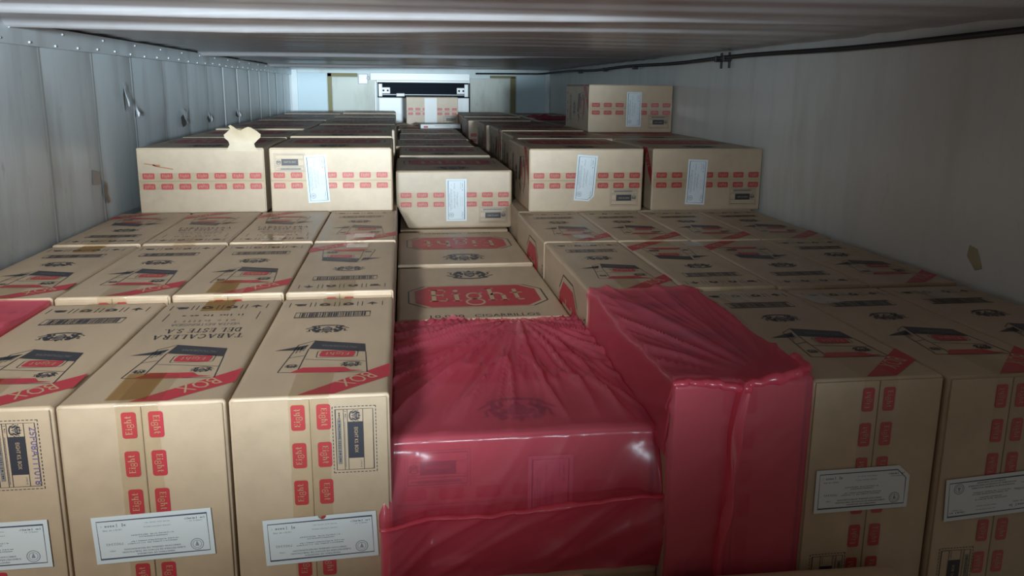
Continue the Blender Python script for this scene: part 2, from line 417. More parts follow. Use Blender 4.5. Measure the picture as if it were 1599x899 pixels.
def label_mesh(kind):
    w, h = .178, .080; p = Print()
    out = [(-w/2, -h/2), (w/2, -h/2), (w/2, h/2), (-w/2, h/2)]
    if kind == 'cut': out = [(-w/2+.022, -h/2), (w/2, -h/2), (w/2, h/2), (-w/2, h/2), (-w/2, -h/2+.020)]
    if kind == 'notch': out = [(-w/2, -h/2)]+[(-.004+.0065*math.cos(t), -h/2+.0065*math.sin(t)) for t in [PI-PI*i/6 for i in range(7)]]+out[1:]
    p.poly(out, 0)
    q = Print()
    fr = [(-w/2+.007, -h/2+.008), (w/2-.007, -h/2+.008), (w/2-.007, h/2-.008), (-w/2+.007, h/2-.008)]
    if kind == 'cut': fr = fr[1:]+[(-w/2+.007, -h/2+.024), (-w/2+.024, -h/2+.008)]
    p.line(fr, .0014, 1, 1, True)
    p.ring(-.063, .020, .0095, .0095, .0012, 2, 1, 16); p.ring(-.063, .020, .0065, .0065, .0008, 2, 1, 14); p.poly([(-.066, .023), (-.060, .023), (-.063, .014)], 2, 1)
    p.text('MINISTERIO DE HACIENDA', 0, .0275, .056, .0026, 0, 1, 1)
    p.text('SUBSECRETARIA DE ESTADO DE TRIBUTACION', .002, .0228, .094, .0026, 0, 1, 1)
    p.text('DIRECCION GENERAL DE RECAUDACION', .004, .0181, .084, .0026, 0, 1, 1)
    for i, (a, b, y) in enumerate(((-.034, .040, .009), (-.036, .034, .0055), (-.022, .022, -.0015), (-.030, .034, -.005), (-.026, .014, -.0175), (-.026, .012, -.0245))): p.scribble(a, b, y, .0022, 1 if i < 4 else 2, 1, 20+i)
    p.text('7902342', .059, .0075, .026, .004, 0, 2, 1); p.scribble(.058, .068, .019, .0022, 1, 1, 31)
    p.scribble(-.078, -.048, -.0255, .0035, 1, 1, 40); p.scribble(-.074, -.052, -.021, .0025, 2, 1, 41)
    p.scribble(.036, .076, -.024, .006, 2, 1, 42); p.scribble(.046, .074, -.0165, .003, 2, 1, 43)
    return p.mesh('paper_label', LABEL)
LAB = {k: label_mesh(k) for k in ('plain', 'cut', 'notch')}

# ------------------------------------------------------------------ carton bodies
L, H, D = .450, .244, .603
def soft_box(name, w, d, h, seed, edge=.005, rough=.0035, inset_y0=0., mats=None, warp=None):
    def ax(a, n): return [0, edge, edge+.006]+[edge+(a-2*edge)*i/n for i in range(1, n)]+[a-edge-.006, a-edge, a]
    X, Y, Z = ax(w, 8), ax(d, 10), ax(h, 7)
    idx, V, F = {}, [], []
    def vid(i, j, k):
        key = (i, j, k)
        if key in idx: return idx[key]
        p = [X[i], Y[j], Z[k]]; ext = [0 if q == 0 else (1 if q == len(A)-1 else None) for q, A in ((i, X), (j, Y), (k, Z))]
        ne = sum(e is not None for e in ext)
        if ne >= 2:
            for a in range(3):
                if ext[a] is not None:
                    r = .0012+rough*abs(noise.noise(Vector((p[0]*9+seed*7.3+a*5, p[1]*9, p[2]*9+a))))*1.6+(.002 if ne == 3 else 0)
                    p[a] += r if ext[a] == 0 else -r
        p = Vector((p[0]-w/2, p[1]-d/2+(inset_y0 if j == 0 else 0), p[2]))
        if warp: p = warp(p)
        idx[key] = len(V); V.append(p); return idx[key]
    nx, ny, nz = len(X)-1, len(Y)-1, len(Z)-1
    for i in range(nx):
        for j in range(ny):
            F.append([vid(i,j,nz),vid(i+1,j,nz),vid(i+1,j+1,nz),vid(i,j+1,nz)]); F.append([vid(i,j,0),vid(i,j+1,0),vid(i+1,j+1,0),vid(i+1,j,0)])
        for k in range(nz):
            F.append([vid(i,0,k),vid(i+1,0,k),vid(i+1,0,k+1),vid(i,0,k+1)]); F.append([vid(i,ny,k),vid(i,ny,k+1),vid(i+1,ny,k+1),vid(i+1,ny,k)])
    for j in range(ny):
        for k in range(nz):
            F.append([vid(0,j,k),vid(0,j,k+1),vid(0,j+1,k+1),vid(0,j+1,k)]); F.append([vid(nx,j,k),vid(nx,j+1,k),vid(nx,j+1,k+1),vid(nx,j,k+1)])
    return me(name, V, F, mats or [KRAFT], smooth=True)
FLATB = [soft_box('flat_carton_body', L, D, H, i, inset_y0=.003) for i in range(4)]
STANDB = [soft_box('upright_carton_body', H, D, L, 10+i, inset_y0=.003) for i in range(4)]
def crush(p):
    if p.x < 0 and p.z < .10:
        t = (1-p.z/.10); e = max(0, 1-(p.x+L/2)/.06)
        return Vector((p.x+.045*t*e, p.y+.01*t*e*(p.y < -.25), p.z))
    return p
def flap_mesh(w, h, seed, warp=None):
    """one closing flap: thin board with a softened free edge, front face at y=0"""
    n = 10; V, F = [], []
    prof = [(0, .0028), (0, .0006), (.0012, 0), (h/2, 0), (h-.0012, 0), (h, .0006), (h, .0028)]
    for i in range(n+1):
        x = -w/2+w*i/n
        for z, y in prof:
            p = Vector((x, y, z-h/2))
            V.append(p)
    k = len(prof)
    for i in range(n):
        for j in range(k-1): F.append([i*k+j, (i+1)*k+j, (i+1)*k+j+1, i*k+j+1])
    return V, F
def mk_flap(name, w, h):
    V, F = flap_mesh(w, h, 0); return me(name, V, F, [KRAFT])
FLAP_F = mk_flap('flat_flap', L-.008, H/2-.005)
FLAP_S = me('upright_flap', [Matrix.Rotation(PI/2, 3, 'Y') @ v for v in flap_mesh(L-.008, H/2-.005, 0)[0]], flap_mesh(L-.008, H/2-.005, 0)[1], [KRAFT])

def tape_mesh(name, mt, span, reach_top, wdt=.062, seed=0, drop_full=True, off=0.0):
    """strip down the front over the flap joint and folded over the top edge; front at y=0, top edge at z=0"""
    path = []                                       # (y, z, normal)
    n = 26
    if drop_full:
        for i in range(n): path.append((-.0016, -span+(span-.004)*i/n, (0, -1)))
    else:
        for i in range(6): path.append((-.0016, -.022+(.018)*i/6, (0, -1)))
    path += [(-.0014, -.004, (-.0, -1)), (-.0008, .0004, (-.3, -.9)), (.0015, .0016, (.6, -.6)), (.005, .0013, (1, 0))]
    m = max(4, int(reach_top/.008))
    for i in range(1, m+1): path.append((.005+(reach_top-.005)*i/m, .0013, (1, 0)))
    V, F = [], []; q = 7
    for (y, z, (nz, ny)) in path:
        for j in range(q):
            x = (j/(q-1)-.5)*wdt
            near = max(0, 1-abs(y+z)/.03)
            r = noise.noise(Vector((x*70+seed*3.1, (y+z)*60+seed, seed)))
            a = .0003+.0022*near
            d = abs(r)*a
            V.append((x+.0015*noise.noise(Vector((y*40, z*40, seed+j*.0))), y+ny*d, z+nz*d))
    for i in range(len(path)-1):
        for j in range(q-1): F.append([i*q+j, i*q+j+1, (i+1)*q+j+1, (i+1)*q+j])
    return me(name, V, F, [mt], smooth=True)
TAPES = {(b, i): tape_mesh('tape', TAPE, L-.01, (.125, .105, .14)[i], seed=i+b*5) for b in (0, 1) for i in range(3)}
TAPES_BACK = [tape_mesh('tape_end', [TAPE, TAPEB, TAPE][i], .05, (.075, .085, .06)[i], seed=20+i, drop_full=False) for i in range(3)]
def hstrip(name, mt, w, h, seed):
    V, F = [], []; nx, ny = 70, 8
    for i in range(nx+1):
        for j in range(ny+1):
            x = -w/2+w*i/nx; z = -h/2+h*j/ny
            V.append((x, -.0014-.0016*max(0, noise.noise(Vector((x*7+seed, z*9, 2)))+.15)*abs(noise.noise(Vector((x*110+seed, z*150, seed)))), z))
    for i in range(nx):
        for j in range(ny): F.append([i*(ny+1)+j, (i+1)*(ny+1)+j, (i+1)*(ny+1)+j+1, i*(ny+1)+j+1])
    return me(name, V, F, [mt], smooth=True)
TAPE_H = [hstrip('tape', TAPE, L-.004, .062, i) for i in range(3)]
def flatpatch(name, mt, w, d, seed):
    V, F = [], []; nx, ny = 12, 8
    for i in range(nx+1):
        for j in range(ny+1):
            x = -w/2+w*i/nx; y = -d/2+d*j/ny
            V.append((x, y, .0014+.0012*abs(noise.noise(Vector((x*60+seed, y*60, seed))))))
    for i in range(nx):
        for j in range(ny): F.append([i*(ny+1)+j, (i+1)*(ny+1)+j, (i+1)*(ny+1)+j+1, i*(ny+1)+j+1])
    return me(name, V, F, [mt], smooth=True)

PATCH = flatpatch('brown_tape', TAPEB, .060, .118, 2)
CAT = 'carton'; GRP_UP = 'upright cartons on the lower deck'; GRP_FL = 'flat cartons of the upper tier'
cnt = [0]
def front_print(e, dist, hh, mesh, ang):
    return ob('badge_print', mesh, e, M=T((0, -D/2-.0012, hh)) @ Rx(PI/2) @ Rz(ang))
def flat_carton(lab, x, y0, z, upright=False, label=None, top='near', side=True, seal=True, front=True, body=None, group=GRP_FL, rz=0, tape=True, flapmesh=None, stamp=False):
    """x = centre, y0 = front, z = base. top: 'near' crest near the front, 'far' the other way, None"""
    cnt[0] += 1; i = cnt[0]
    e = empty('carton', (x, y0+D/2, z), rz); tag(e, lab, CAT, group)
    ob('body', body or FLATB[i % 4], e)
    if front:
        if body is None:
            for s in (-1, 1): ob('flap', FLAP_F, e, (0, -D/2, H/2+s*(H/4-.0015)))
        ob('badge_print', (BADGE_ME if seal else BADGE_ONLY_ME), e, M=T((0, -D/2-.0008, H/2)) @ Rx(PI/2) @ Rz(0 if upright else PI))
        if tape: ob('tape', TAPE_H[i % 3], e, (0, -D/2-.0012, H/2))
    if top: ob('logo_print', LOGO_ME, e, M=T((0, 0, H+.0007)) @ Rz(PI if top == 'near' else 0))
    if side:
        ob('pack_print', PACK_ME[0], e, M=T((-L/2-.0007, 0, H/2)) @ Rz(-PI/2) @ Rx(PI/2) @ Rz(PI/2))
    if label:
        a, b, tilt, k = label            # centre from the left and from the base, tilt from vertical
        q = ob('paper_label', LAB[k], e, M=T((a-L/2, -D/2-.0030, b)) @ Rx(PI/2) @ Rz(PI/2+tilt)); q['label'] = 'white printed paper tax label'
    return e
def stand_carton(lab, x, y0, z, ccw=False, label=None, flip=False, alt=False, seal='full', front=True, logo_left=False, tape=0, group=GRP_UP, rz=0, backtape=None, tx=0, top=True):
    cnt[0] += 1; i = cnt[0]
    e = empty('carton', (x, y0+D/2, z), rz); tag(e, lab, CAT, group)
    if ccw: e.scale = (.97, 1, 1)
    ob('body', STANDB[i % 4], e)
    if front:
        for s in (-1, 1): ob('flap', FLAP_S, e, (s*(H/4-.0015), -D/2, L/2))
        ob('badge_print', BADGE_STAMP_ME if seal == 'stamp' else BADGE_ONLY_ME if seal == 'none' else BADGE_ME, e, M=T((0, -D/2-.0008, L/2)) @ Rx(PI/2) @ Rz(PI/2 if ccw else -PI/2))
    if top: ob('maker_print' if alt else 'pack_print', PACK_ME[1 if alt else 0], e, M=T((0, 0, L+.0007)) @ Rz(PI if flip else 0))
    if logo_left: ob('logo_print', LOGO_ME, e, M=T((-H/2-.0007, 0, L/2)) @ Rz(-PI/2) @ Rx(PI/2) @ Rz(PI/2))
    if tape is not None: ob('tape', TAPES[(tape, i % 3)], e, (tx, -D/2-.0004, L))
    if tape == 1: ob('tape', PATCH, e, (tx-.022, -D/2+.075, L))['label'] = 'brown tape end'
    if backtape is not None: ob('tape', TAPES_BACK[backtape], e, M=T((tx, D/2-.0002, L)) @ Rz(PI))
    if label:
        a, b, tilt, k = label            # centre from the left, down from the top
        q = ob('paper_label', LAB[k], e, M=T((a-H/2, -D/2-.0030, L-b)) @ Rx(PI/2) @ Rz(PI+tilt)); q['label'] = 'white printed paper tax label'
    return e

# ------------------------------------------------------------------ the trailer
XL, XR, YB, ZC, Y0 = -1.034, 1.426, 7.885, 1.541, 1.16
def wallmat(name, base, stain, rough, seam=False):
    m = mat(name, base, rough); P = m.node_tree.nodes['Principled BSDF']
    pos = nd(m, 'ShaderNodeNewGeometry').outputs['Position']
    a = noise_tex(m, pos, 1.3, 5, .6); b = noise_tex(m, pos, 5, 4, .6, (1, 1.6, .28)); c = noise_tex(m, pos, 22, 3, .6, (1, 1, .5))
    col = mixc(m, ramp(m, b, [(.50, (0, 0, 0)), (.75, (.55, .55, .55))]), base, stain)
    col = mixc(m, ramp(m, a, [(.42, (0, 0, 0)), (.70, (.45, .45, .45))]), col, tuple(x*.8 for x in base))
    col = mixc(m, ramp(m, c, [(.66, (0, 0, 0)), (.78, (.4, .4, .4))]), col, stain)
    if seam:  # valley shade along the seams, mixed with blotchy stain, put into the colour
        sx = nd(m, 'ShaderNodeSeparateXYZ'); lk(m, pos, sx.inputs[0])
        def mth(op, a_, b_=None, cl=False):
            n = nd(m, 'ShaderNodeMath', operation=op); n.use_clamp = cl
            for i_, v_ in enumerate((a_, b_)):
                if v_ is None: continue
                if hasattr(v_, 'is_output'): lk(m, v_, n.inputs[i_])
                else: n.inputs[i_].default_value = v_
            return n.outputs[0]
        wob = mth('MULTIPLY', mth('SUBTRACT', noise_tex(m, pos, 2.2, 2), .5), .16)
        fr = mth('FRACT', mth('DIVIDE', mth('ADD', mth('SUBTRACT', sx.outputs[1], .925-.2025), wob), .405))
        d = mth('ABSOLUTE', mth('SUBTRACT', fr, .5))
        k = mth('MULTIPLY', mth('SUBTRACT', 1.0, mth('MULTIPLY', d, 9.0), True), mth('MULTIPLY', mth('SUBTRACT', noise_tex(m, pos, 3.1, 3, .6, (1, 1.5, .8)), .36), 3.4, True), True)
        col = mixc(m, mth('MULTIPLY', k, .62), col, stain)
    lk(m, col, P.inputs['Base Color']); bump(m, a, .15, .02)
    return m
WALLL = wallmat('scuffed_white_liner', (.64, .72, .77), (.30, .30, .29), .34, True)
WALLR = wallmat('smooth_white_liner', (.78, .81, .80), (.56, .56, .51), .32)
CEIL = wallmat('stained_ceiling_sheet', (.60, .60, .63), (.40, .34, .30), .30)
BACKW = wallmat('painted_bulkhead', (.60, .69, .72), (.40, .40, .33), .5)
PANELT = wallmat('grimy_panel', (.56, .60, .56), (.22, .20, .14), .5)
PANELB = mat('pale_blue_panel', (.50, .64, .72), .45)
OLIVE = mat('olive_sealant', (.24, .22, .11), .7)
METAL = mat('white_painted_metal', (.68, .72, .75), .35)
DARKM = mat('dark_metal_recess_shade', (.012, .016, .024), .9, **{'Specular IOR Level': .1})
BLACK = mat('black_conduit', (.018, .019, .022), .45)
RUBBER = mat('dark_floor', (.10, .10, .10), .6)
HOLE = mat('exposed_dark_foam', (.10, .095, .08), .9)

def grid(name, fn, nu, nv, mats, smooth=True, flipn=False):
    V = [fn(i/nu, j/nv) for i in range(nu+1) for j in range(nv+1)]; F = []
    for i in range(nu):
        for j in range(nv):
            q = [i*(nv+1)+j, (i+1)*(nv+1)+j, (i+1)*(nv+1)+j+1, i*(nv+1)+j+1]
            F.append(q[::-1] if flipn else q)
    return me(name, V, F, mats, smooth=smooth)
fl = bbox('floor', XL-.05, XR+.05, -.6, YB+.1, -.06, 0, [RUBBER]); tag(fl, kind='structure')
# ceiling: sheet rippled across the width
BOWS = [(1.98, .022, .07), (2.34, .034, .10), (3.25, .006, .14), (4.45, .030, .11), (5.5, .008, .2), (6.6, .030, .13), (7.3, .012, .15)]
def ceil_pt(u, v):
    y = Y0+(YB-Y0)*v; x = XL+(XR-XL)*u
    z = ZC+.006+.005*noise.noise(Vector((x*.9, y*1.1, 9)))+.0010*noise.noise(Vector((x*2, y*9, 5)))+.0018*math.sin(2*PI*y/.23+noise.noise(Vector((x, y*.4, 2))))
    for yc, dep, wd in BOWS:        # sheet sagging at the roof bows
        yy = y-yc-.05*noise.noise(Vector((x*1.1, yc, 4)))-.03*x
        k = dep*max(.12, min(1, .75-.62*x+.35*noise.noise(Vector((x*1.7, yc*2, 7)))))
        z -= k*(1/(1+math.exp(-yy/wd*9)))*math.exp(-max(0, yy)/(wd*2.2))
    return (x, y, z)
c = ob('ceiling', grid('ceiling', ceil_pt, 40, 460, [CEIL], flipn=True)); tag(c, kind='structure')
roof = bbox('roof_panel', XL-.05, XR+.05, Y0, YB+.1, ZC+.03, ZC+.07, [METAL], c)
# left wall
wl = bbox('wall_left', XL-.08, XL-.022, Y0, YB+.1, 0, ZC+.03, [HOLE]); tag(wl, kind='structure')
RIBS = [1.33+.405*i for i in range(17)]
RIBS = [r for r in RIBS if r < YB-.1]
pitch_y = .405
def liner(seed):
    def fn(u, v):
        bul = .016*math.sin(PI*u)**.8*(.6+.5*noise.noise(Vector((seed, v*2, 1))))
        return (bul*.6+.003*noise.noise(Vector((u*2, v*3, seed))), u*pitch_y, v*(ZC-.01))
    return grid('liner_panel', fn, 10, 12, [WALLL])
LINERS = [liner(i*3.7) for i in range(3)]
ribv, ribf = [], []
for (dx, dy) in ((-.006, -.020), (-.0025, -.006), (-.0025, .006), (-.006, .020)): ribv += [(dx, dy, 0), (dx, dy, ZC-.01)]
ribf = [[i*2, i*2+2, i*2+3, i*2+1] for i in range(3)]
RIBM = me('rib', ribv, ribf, [mat('painted_shade_seam', (.42, .46, .48), .5)]); RIBW = me('rib', ribv, ribf, [mat('painted_glint_seam', (.80, .86, .90), .3)])  # same rib twice: valley shade painted dark for near, gloss painted pale for far
for i, y in enumerate(RIBS):
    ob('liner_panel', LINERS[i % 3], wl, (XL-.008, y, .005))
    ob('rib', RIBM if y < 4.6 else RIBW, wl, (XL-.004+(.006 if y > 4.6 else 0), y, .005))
# tears in the liner, with the torn skin curling off
def torn(y, z, w, h, seed):
    r = random.Random(seed); pts = []
    for k in range(9):
        t = 2*PI*k/9; q = .5*r.uniform(.55, 1.0); pts.append((XL+.0075, y+w*q*math.cos(t), z+h*q*math.sin(t)))
    o = ob('liner_tear', me('liner_tear', pts, [list(range(9))[::-1]], [HOLE]), wl); o['label'] = 'dark torn hole in the liner'
    def fn(u, v): return (XL+.009+.014*v*v*(.6+.4*math.sin(3*u+seed)), y+w*(u-.5)*(1-.6*v)+w*.3, z+h*(.5-v*.7)+.01*math.sin(7*u))
    o = ob('liner_curl', grid('liner_curl', fn, 5, 5, [WALLL]), wl)
for a in ((3.20, 1.325, .03, .11, 1), (4.0, 1.215, .10, .09, 2), (4.5, 1.20, .10, .05, 3), (3.31, 1.27, .02, .04, 4), (5.25, 1.20, .10, .05, 5)): torn(*a)
def blot(parent, pts, m, name, lab):
    o = ob(name, me(name, pts, [list(range(len(pts)))], [m]), parent); o['label'] = lab
RUST = mat('brown_scuff', (.30, .25, .20), .8)
blot(wl, [(XL-.0003, 2.835, 1.045), (XL-.0003, 2.90, 1.04), (XL-.0003, 2.905, 1.08), (XL-.0003, 2.845, 1.095)][::-1], mat('peeled_patch', (.42, .40, .36), .8), 'peeled_patch', 'tan peeled patch')
blot(wl, [(XL-.0003, 2.925, 1.01), (XL-.0003, 2.955, .965), (XL-.0003, 2.975, .97), (XL-.0003, 2.955, 1.0), (XL-.0003, 2.96, 1.025), (XL-.0003, 2.945, 1.05)][::-1], RUST, 'scuff_mark', 'brown scuff mark')
# top trim with rivets
tr = bbox('trim_1', XL, XL+.010, Y0, YB, ZC-.062, ZC-.004, [WALLL], bev=.002); tag(tr, kind='structure')
bm = bmesh.new(); bmesh.ops.create_uvsphere(bm, u_segments=8, v_segments=5, radius=.0036); RIV = bpy.data.meshes.new('rivet'); bm.to_mesh(RIV); bm.free(); RIV.materials.append(mat('rivet_paint', (.60, .66, .70), .35))
for i in range(36):
    ob('rivet', RIV, tr, (XL+.011, 1.6+.17*i, ZC-.052+.003*math.sin(i*5))); 
    if i % 2 == 0: ob('rivet', RIV, tr, (XL+.011, 1.66+.17*i, ZC-.018))
# right wall
def wr_pt(u, v):
    y = Y0+(YB-Y0)*u; z = (ZC+.02)*v
    return (XR+.012*noise.noise(Vector((y*.9, z*1.5, 2)))+.004*noise.noise(Vector((y*3, z*3, 8))), y, z)
wr = ob('wall_right', grid('wall_right', wr_pt, 90, 18, [WALLR], flipn=True)); tag(wr, kind='structure')
bbox('wall_panel', XR+.03, XR+.08, Y0, YB+.1, 0, ZC+.03, [METAL], wr)
wx = lambda y, z: (wr_pt((y-Y0)/(YB-Y0), z/(ZC+.02))[0]-.0012, y, z)
blot(wr, [wx(*q) for q in ((1.775, .945), (1.80, .935), (1.835, .965), (1.83, .995), (1.80, .99))], mat('yellow_stain', (.47, .42, .26), .8), 'stain', 'yellowish stain')
# bulkhead at the far end
wb = bbox('wall_back', XL-.05, XR+.05, YB, YB+.06, 0, ZC+.03, [BACKW]); tag(wb, kind='structure')
def bp(name, x0, x1, z0, z1, m, dep=.012, lab=None):
    o = bbox(name, x0, x1, YB-dep, YB+.001, z0, z1, [m], wb, .003)
    if lab: o['label'] = lab
bp('panel', -1.00, -.705, .80, 1.50, PANELB, .010, 'pale blue panel'); bp('panel', 1.098, 1.40, .80, 1.50, PANELB, .010, 'pale blue panel')
bp('panel', -.655, -.245, .80, 1.462, PANELT, .016, 'grimy cream panel'); bp('panel', .645, 1.035, .80, 1.462, PANELT, .016, 'stained cream panel')
bp('sealant_strip', -.700, -.660, .80, 1.500, OLIVE, .012); bp('sealant_strip', -.700, -.42, 1.466, 1.500, OLIVE, .012)
bp('sealant_strip', 1.040, 1.092, .80, 1.480, OLIVE, .012); bp('sealant_strip', .84, 1.092, 1.466, 1.490, OLIVE, .012)
tr2 = bbox('trim_2', XL, XL+.06, YB-.02, YB, .8, ZC-.01, [WALLL], bev=.003); tag(tr2, kind='structure')
tr3 = bbox('trim_3', XR-.05, XR, YB-.02, YB, .8, ZC-.01, [WALLL], bev=.003); tag(tr3, kind='structure')
# cooling unit set in the bulkhead
cu = empty('cooling_unit', (.2, YB, .9)); tag(cu, 'white cooling unit with a dark air slot in the far bulkhead', 'cooling unit')
def cp(name, x0, x1, y0, y1, z0, z1, m, bev=.003):
    return bbox(name, x0-.2, x1-.2, y0-YB, y1-YB, z0-.9, z1-.9, [m], cu, bev)
cp('header_panel', -.30, .64, YB-.05, YB-.013, 1.437, 1.505, METAL)
cp('slot_shade_plate', -.235, .632, YB-.022, YB-.013, 1.285, 1.43, DARKM)  # shade of the recess painted near-black on a shallow plate
cp('slot_rim', -.245, .642, YB-.06, YB-.022, 1.418, 1.4365, METAL); cp('slot_rim', -.19, .59, YB-.075, YB-.06, 1.302, 1.308, METAL, .001)
cp('slot_blade', -.17, .57, YB-.05, YB-.03, 1.36, 1.400, DARKM)
cp('lower_panel', -.226, .631, YB-.05, YB-.013, .86, 1.277, METAL)
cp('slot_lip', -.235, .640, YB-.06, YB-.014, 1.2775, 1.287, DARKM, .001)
cp('side_post', -.262, -.246, YB-.04, YB-.013, .86, 1.43, METAL); cp('side_post', .637, .643, YB-.05, YB-.0165, .86, 1.43, DARKM, .001)
for s, x in ((1, -.225), (-1, .622)):
    b = cp('bracket', min(x, x+s*.035), max(x, x+s*.035), YB-.075, YB-.0225, 1.287, 1.405, METAL)
    p = Print(); p.rrect(x+s*.066-.2, 1.340-.9, .085, .058, .026, 0)
    e = bbox('bracket_plate', -.0425, .0425, -.004, .004, -.029, .029, [METAL], b, .0038, M=T((x+s*.066-.2, -.066, 1.343-.9)))
    for k in (-1, 1):
        bmh = bmesh.new(); bmesh.ops.create_cone(bmh, cap_ends=True, segments=12, radius1=.0095, radius2=.0095, depth=.004)
        hm = bpy.data.meshes.new('bolt_hole'); bmh.to_mesh(hm); bmh.free(); hm.materials.append(DARKM)
        ob('bolt_hole', hm, b, M=T((x+s*.066-.2+k*.020, -.0715, 1.343-.9)) @ Rx(PI/2))
cp('cable_bundle', -.06, .02, YB-.085, YB-.0605, 1.288, 1.318, METAL, .006)
# lamp box high on the bulkhead
lm = empty('lamp_box', (-.372, YB-.017, 1.40)); tag(lm, 'small white lamp box with a round knob left of the cooling unit', 'lamp')
bbox('housing', -.04, .05, -.05, 0, 0, .095, [mat('white_plastic', (.75, .78, .84), .35)], lm, .008)
bm = bmesh.new(); bmesh.ops.create_uvsphere(bm, u_segments=12, v_segments=8, radius=.017); km = bpy.data.meshes.new('knob'); bm.to_mesh(km); bm.free(); km.materials.append(METAL)
ob('knob', km, lm, (.055, -.06, .055))
# conduit along the right wall
pts = [(1.398, .2+.25*i, 1.512-.004*math.sin(i*.9)) for i in range(25)]+[(1.398, 6.4, 1.516), (1.395, 6.9, 1.520), (1.39, 7.5, 1.518), (1.37, 7.80, 1.515), (1.30, 7.845, 1.512), (.70, 7.85, 1.508)]
cd = ob('conduit', tube_mesh('conduit', [Vector(p)-Vector((1.398, 0, 1.4)) for p in pts], .0085, [BLACK], 10), None, (1.398, 0, 1.4)); tag(cd, 'black conduit running along the top of the right wall', 'pipe')
for y in (3.44, 3.53):
    k = bbox('clamp', -.012, .026, y-.010, y+.010, .098, .124, [BLACK], cd, .003); bbox('clamp_bolt', .016, .024, y-.006, y+.006, .070, .138, [BLACK], k, .002)
for y in (4.86, 5.6, 6.4):
    k = bbox('clamp', -.009, .026, y-.008, y+.008, .094, .120, [BLACK], cd, .003)
# ------------------------------------------------------------------ cartons buried under the visible tiers (only to carry them)
def under(x0, x1, y0, y1, z1, nx, ny):
    V, F = [], []
    for i in range(nx):
        for j in range(ny):
            box_vf(x0+(x1-x0)*i/nx+.001, x0+(x1-x0)*(i+1)/nx-.001, y0+(y1-y0)*j/ny+.002, y0+(y1-y0)*(j+1)/ny-.002, 0, z1, V, F)
    tag(ob('buried_cartons', me('buried_cartons', V, F, [KRAFT])), 'kraft cartons buried beneath the visible tiers', 'cartons', 'buried cartons', 'stuff')
ZD = .904
under(-1.02, -.03, 1.2, 1.81, ZD-L, 4, 1); under(-1.02, -.03, 1.82, 2.43, ZD-L+.009, 4, 1); under(-1.02, -.03, 2.44, 3.05, ZD-L+.012, 4, 1)
under(.432, 1.395, 1.2, 1.81, ZD-L, 4, 1); under(.432, 1.395, 1.82, 3.04, ZD-L, 4, 2)
under(-1.0, -.03, 3.075, 7.80, ZD, 2, 8); under(.44, 1.395, 3.06, 7.80, ZD, 2, 8)
under(-.026, .424, 1.84, 3.25, .552, 1, 2); under(-.01, .42, 1.24, 1.82, .304, 1, 1); under(-.02, .424, 3.26, 7.8, .80, 1, 7)

# ------------------------------------------------------------------ upright cartons, left block (columns 0-3 from the wall, rows from the camera)
CX = [-.8985-.249*.0, -.6495, -.4010, -.1520]
CX[0] = -.8985
SL = ZD-L
bagged0 = stand_carton('kraft carton hidden in the red bag against the left wall', CX[0], 1.20, SL, front=False, tape=None)
stand_carton('upright carton at bottom left corner with violet date stamp 25F08A111018 in its seal', CX[1], 1.2, SL, seal='stamp', label=(.132, .220, .01, 'plain'), tape=1, tx=-.01, backtape=0)
stand_carton('front upright carton reading TABACALERA DEL ESTE on its top, tax label but no seal', CX[2], 1.2, SL, label=(.125, .218, .035, 'plain'), alt=True, tape=1, tx=-.006, backtape=1, seal='none')
stand_carton('front upright carton left of the wide red bag, black seal at its top right', CX[3], 1.2, SL, label=(.131, .240, .035, 'notch'), tape=0, tx=-.002, backtape=0)
r2 = SL+.009
stand_carton('second-row upright carton touching the left wall behind the wall-side red bag', CX[0], 1.825, r2, backtape=1)
stand_carton('second-row upright carton, second from the left wall, directly behind the date-stamped front carton', CX[1], 1.825, r2, backtape=0)
stand_carton('second-row upright carton behind the TABACALERA front carton, brown tape over its red band', CX[2], 1.825, r2, tape=1, backtape=0)
stand_carton('second-row upright carton left of the aisle, print facing backwards, a shiny tape end', CX[3], 1.825, r2, flip=True, backtape=2)
r3 = SL+.012
stand_carton('third-row upright carton at the left wall below the torn-flap carton', CX[0], 2.44, r3, flip=True)
stand_carton('third-row upright carton, second from the left wall, maker text facing backwards', CX[1], 2.44, r3, flip=True, alt=True)
stand_carton('third-row upright carton, third from the left wall, with sparkling tape at its near edge', CX[2], 2.44, r3, flip=True, alt=True, tape=0)
stand_carton('third-row upright carton on the aisle with a glaring tape patch on its top', CX[3], 2.44, r3, tape=0)
# ------------------------------------------------------------------ upright cartons, right block
RX = [.5495, .7885, 1.0275, 1.2665]
bagged2 = stand_carton('upright carton wrapped in the tall red bag right of the aisle', RX[0], 1.195, SL, ccw=True, tape=None)
stand_carton('front upright carton right of the tall red bag, cut-corner label and black seal', RX[1], 1.18, SL, ccw=True, label=(.107, .200, .015, 'cut'), tape=0)
stand_carton('front upright carton second from the right edge, plain label running out of the picture', RX[2], 1.17, SL, ccw=True, label=(.106, .222, PI+.06, 'plain'), tape=0)
stand_carton('front upright carton hard against the right wall', RX[3], 1.17, SL, ccw=True, tape=0)
stand_carton('second-row right carton on the aisle, red octagon corner on its bare left side', RX[0], 1.815, SL, ccw=True, logo_left=True, backtape=2)
stand_carton('second-row right carton, second from the aisle, print facing backwards with a bright tape blob', RX[1], 1.81, SL, ccw=True, flip=True, backtape=0)
stand_carton('second-row right carton, third from the aisle, behind the plain-label front carton', RX[2], 1.80, SL, ccw=True, flip=True, tape=0)
stand_carton('second-row right carton at the right wall', RX[3], 1.80, SL, ccw=True, tape=0)
stand_carton('third-row right carton on the aisle below the cut-corner label carton', RX[0]+.001, 2.43, SL, ccw=True, logo_left=True)
stand_carton('third-row right carton, second from the aisle, under the gap of the upper cartons', RX[1], 2.43, SL, ccw=True)
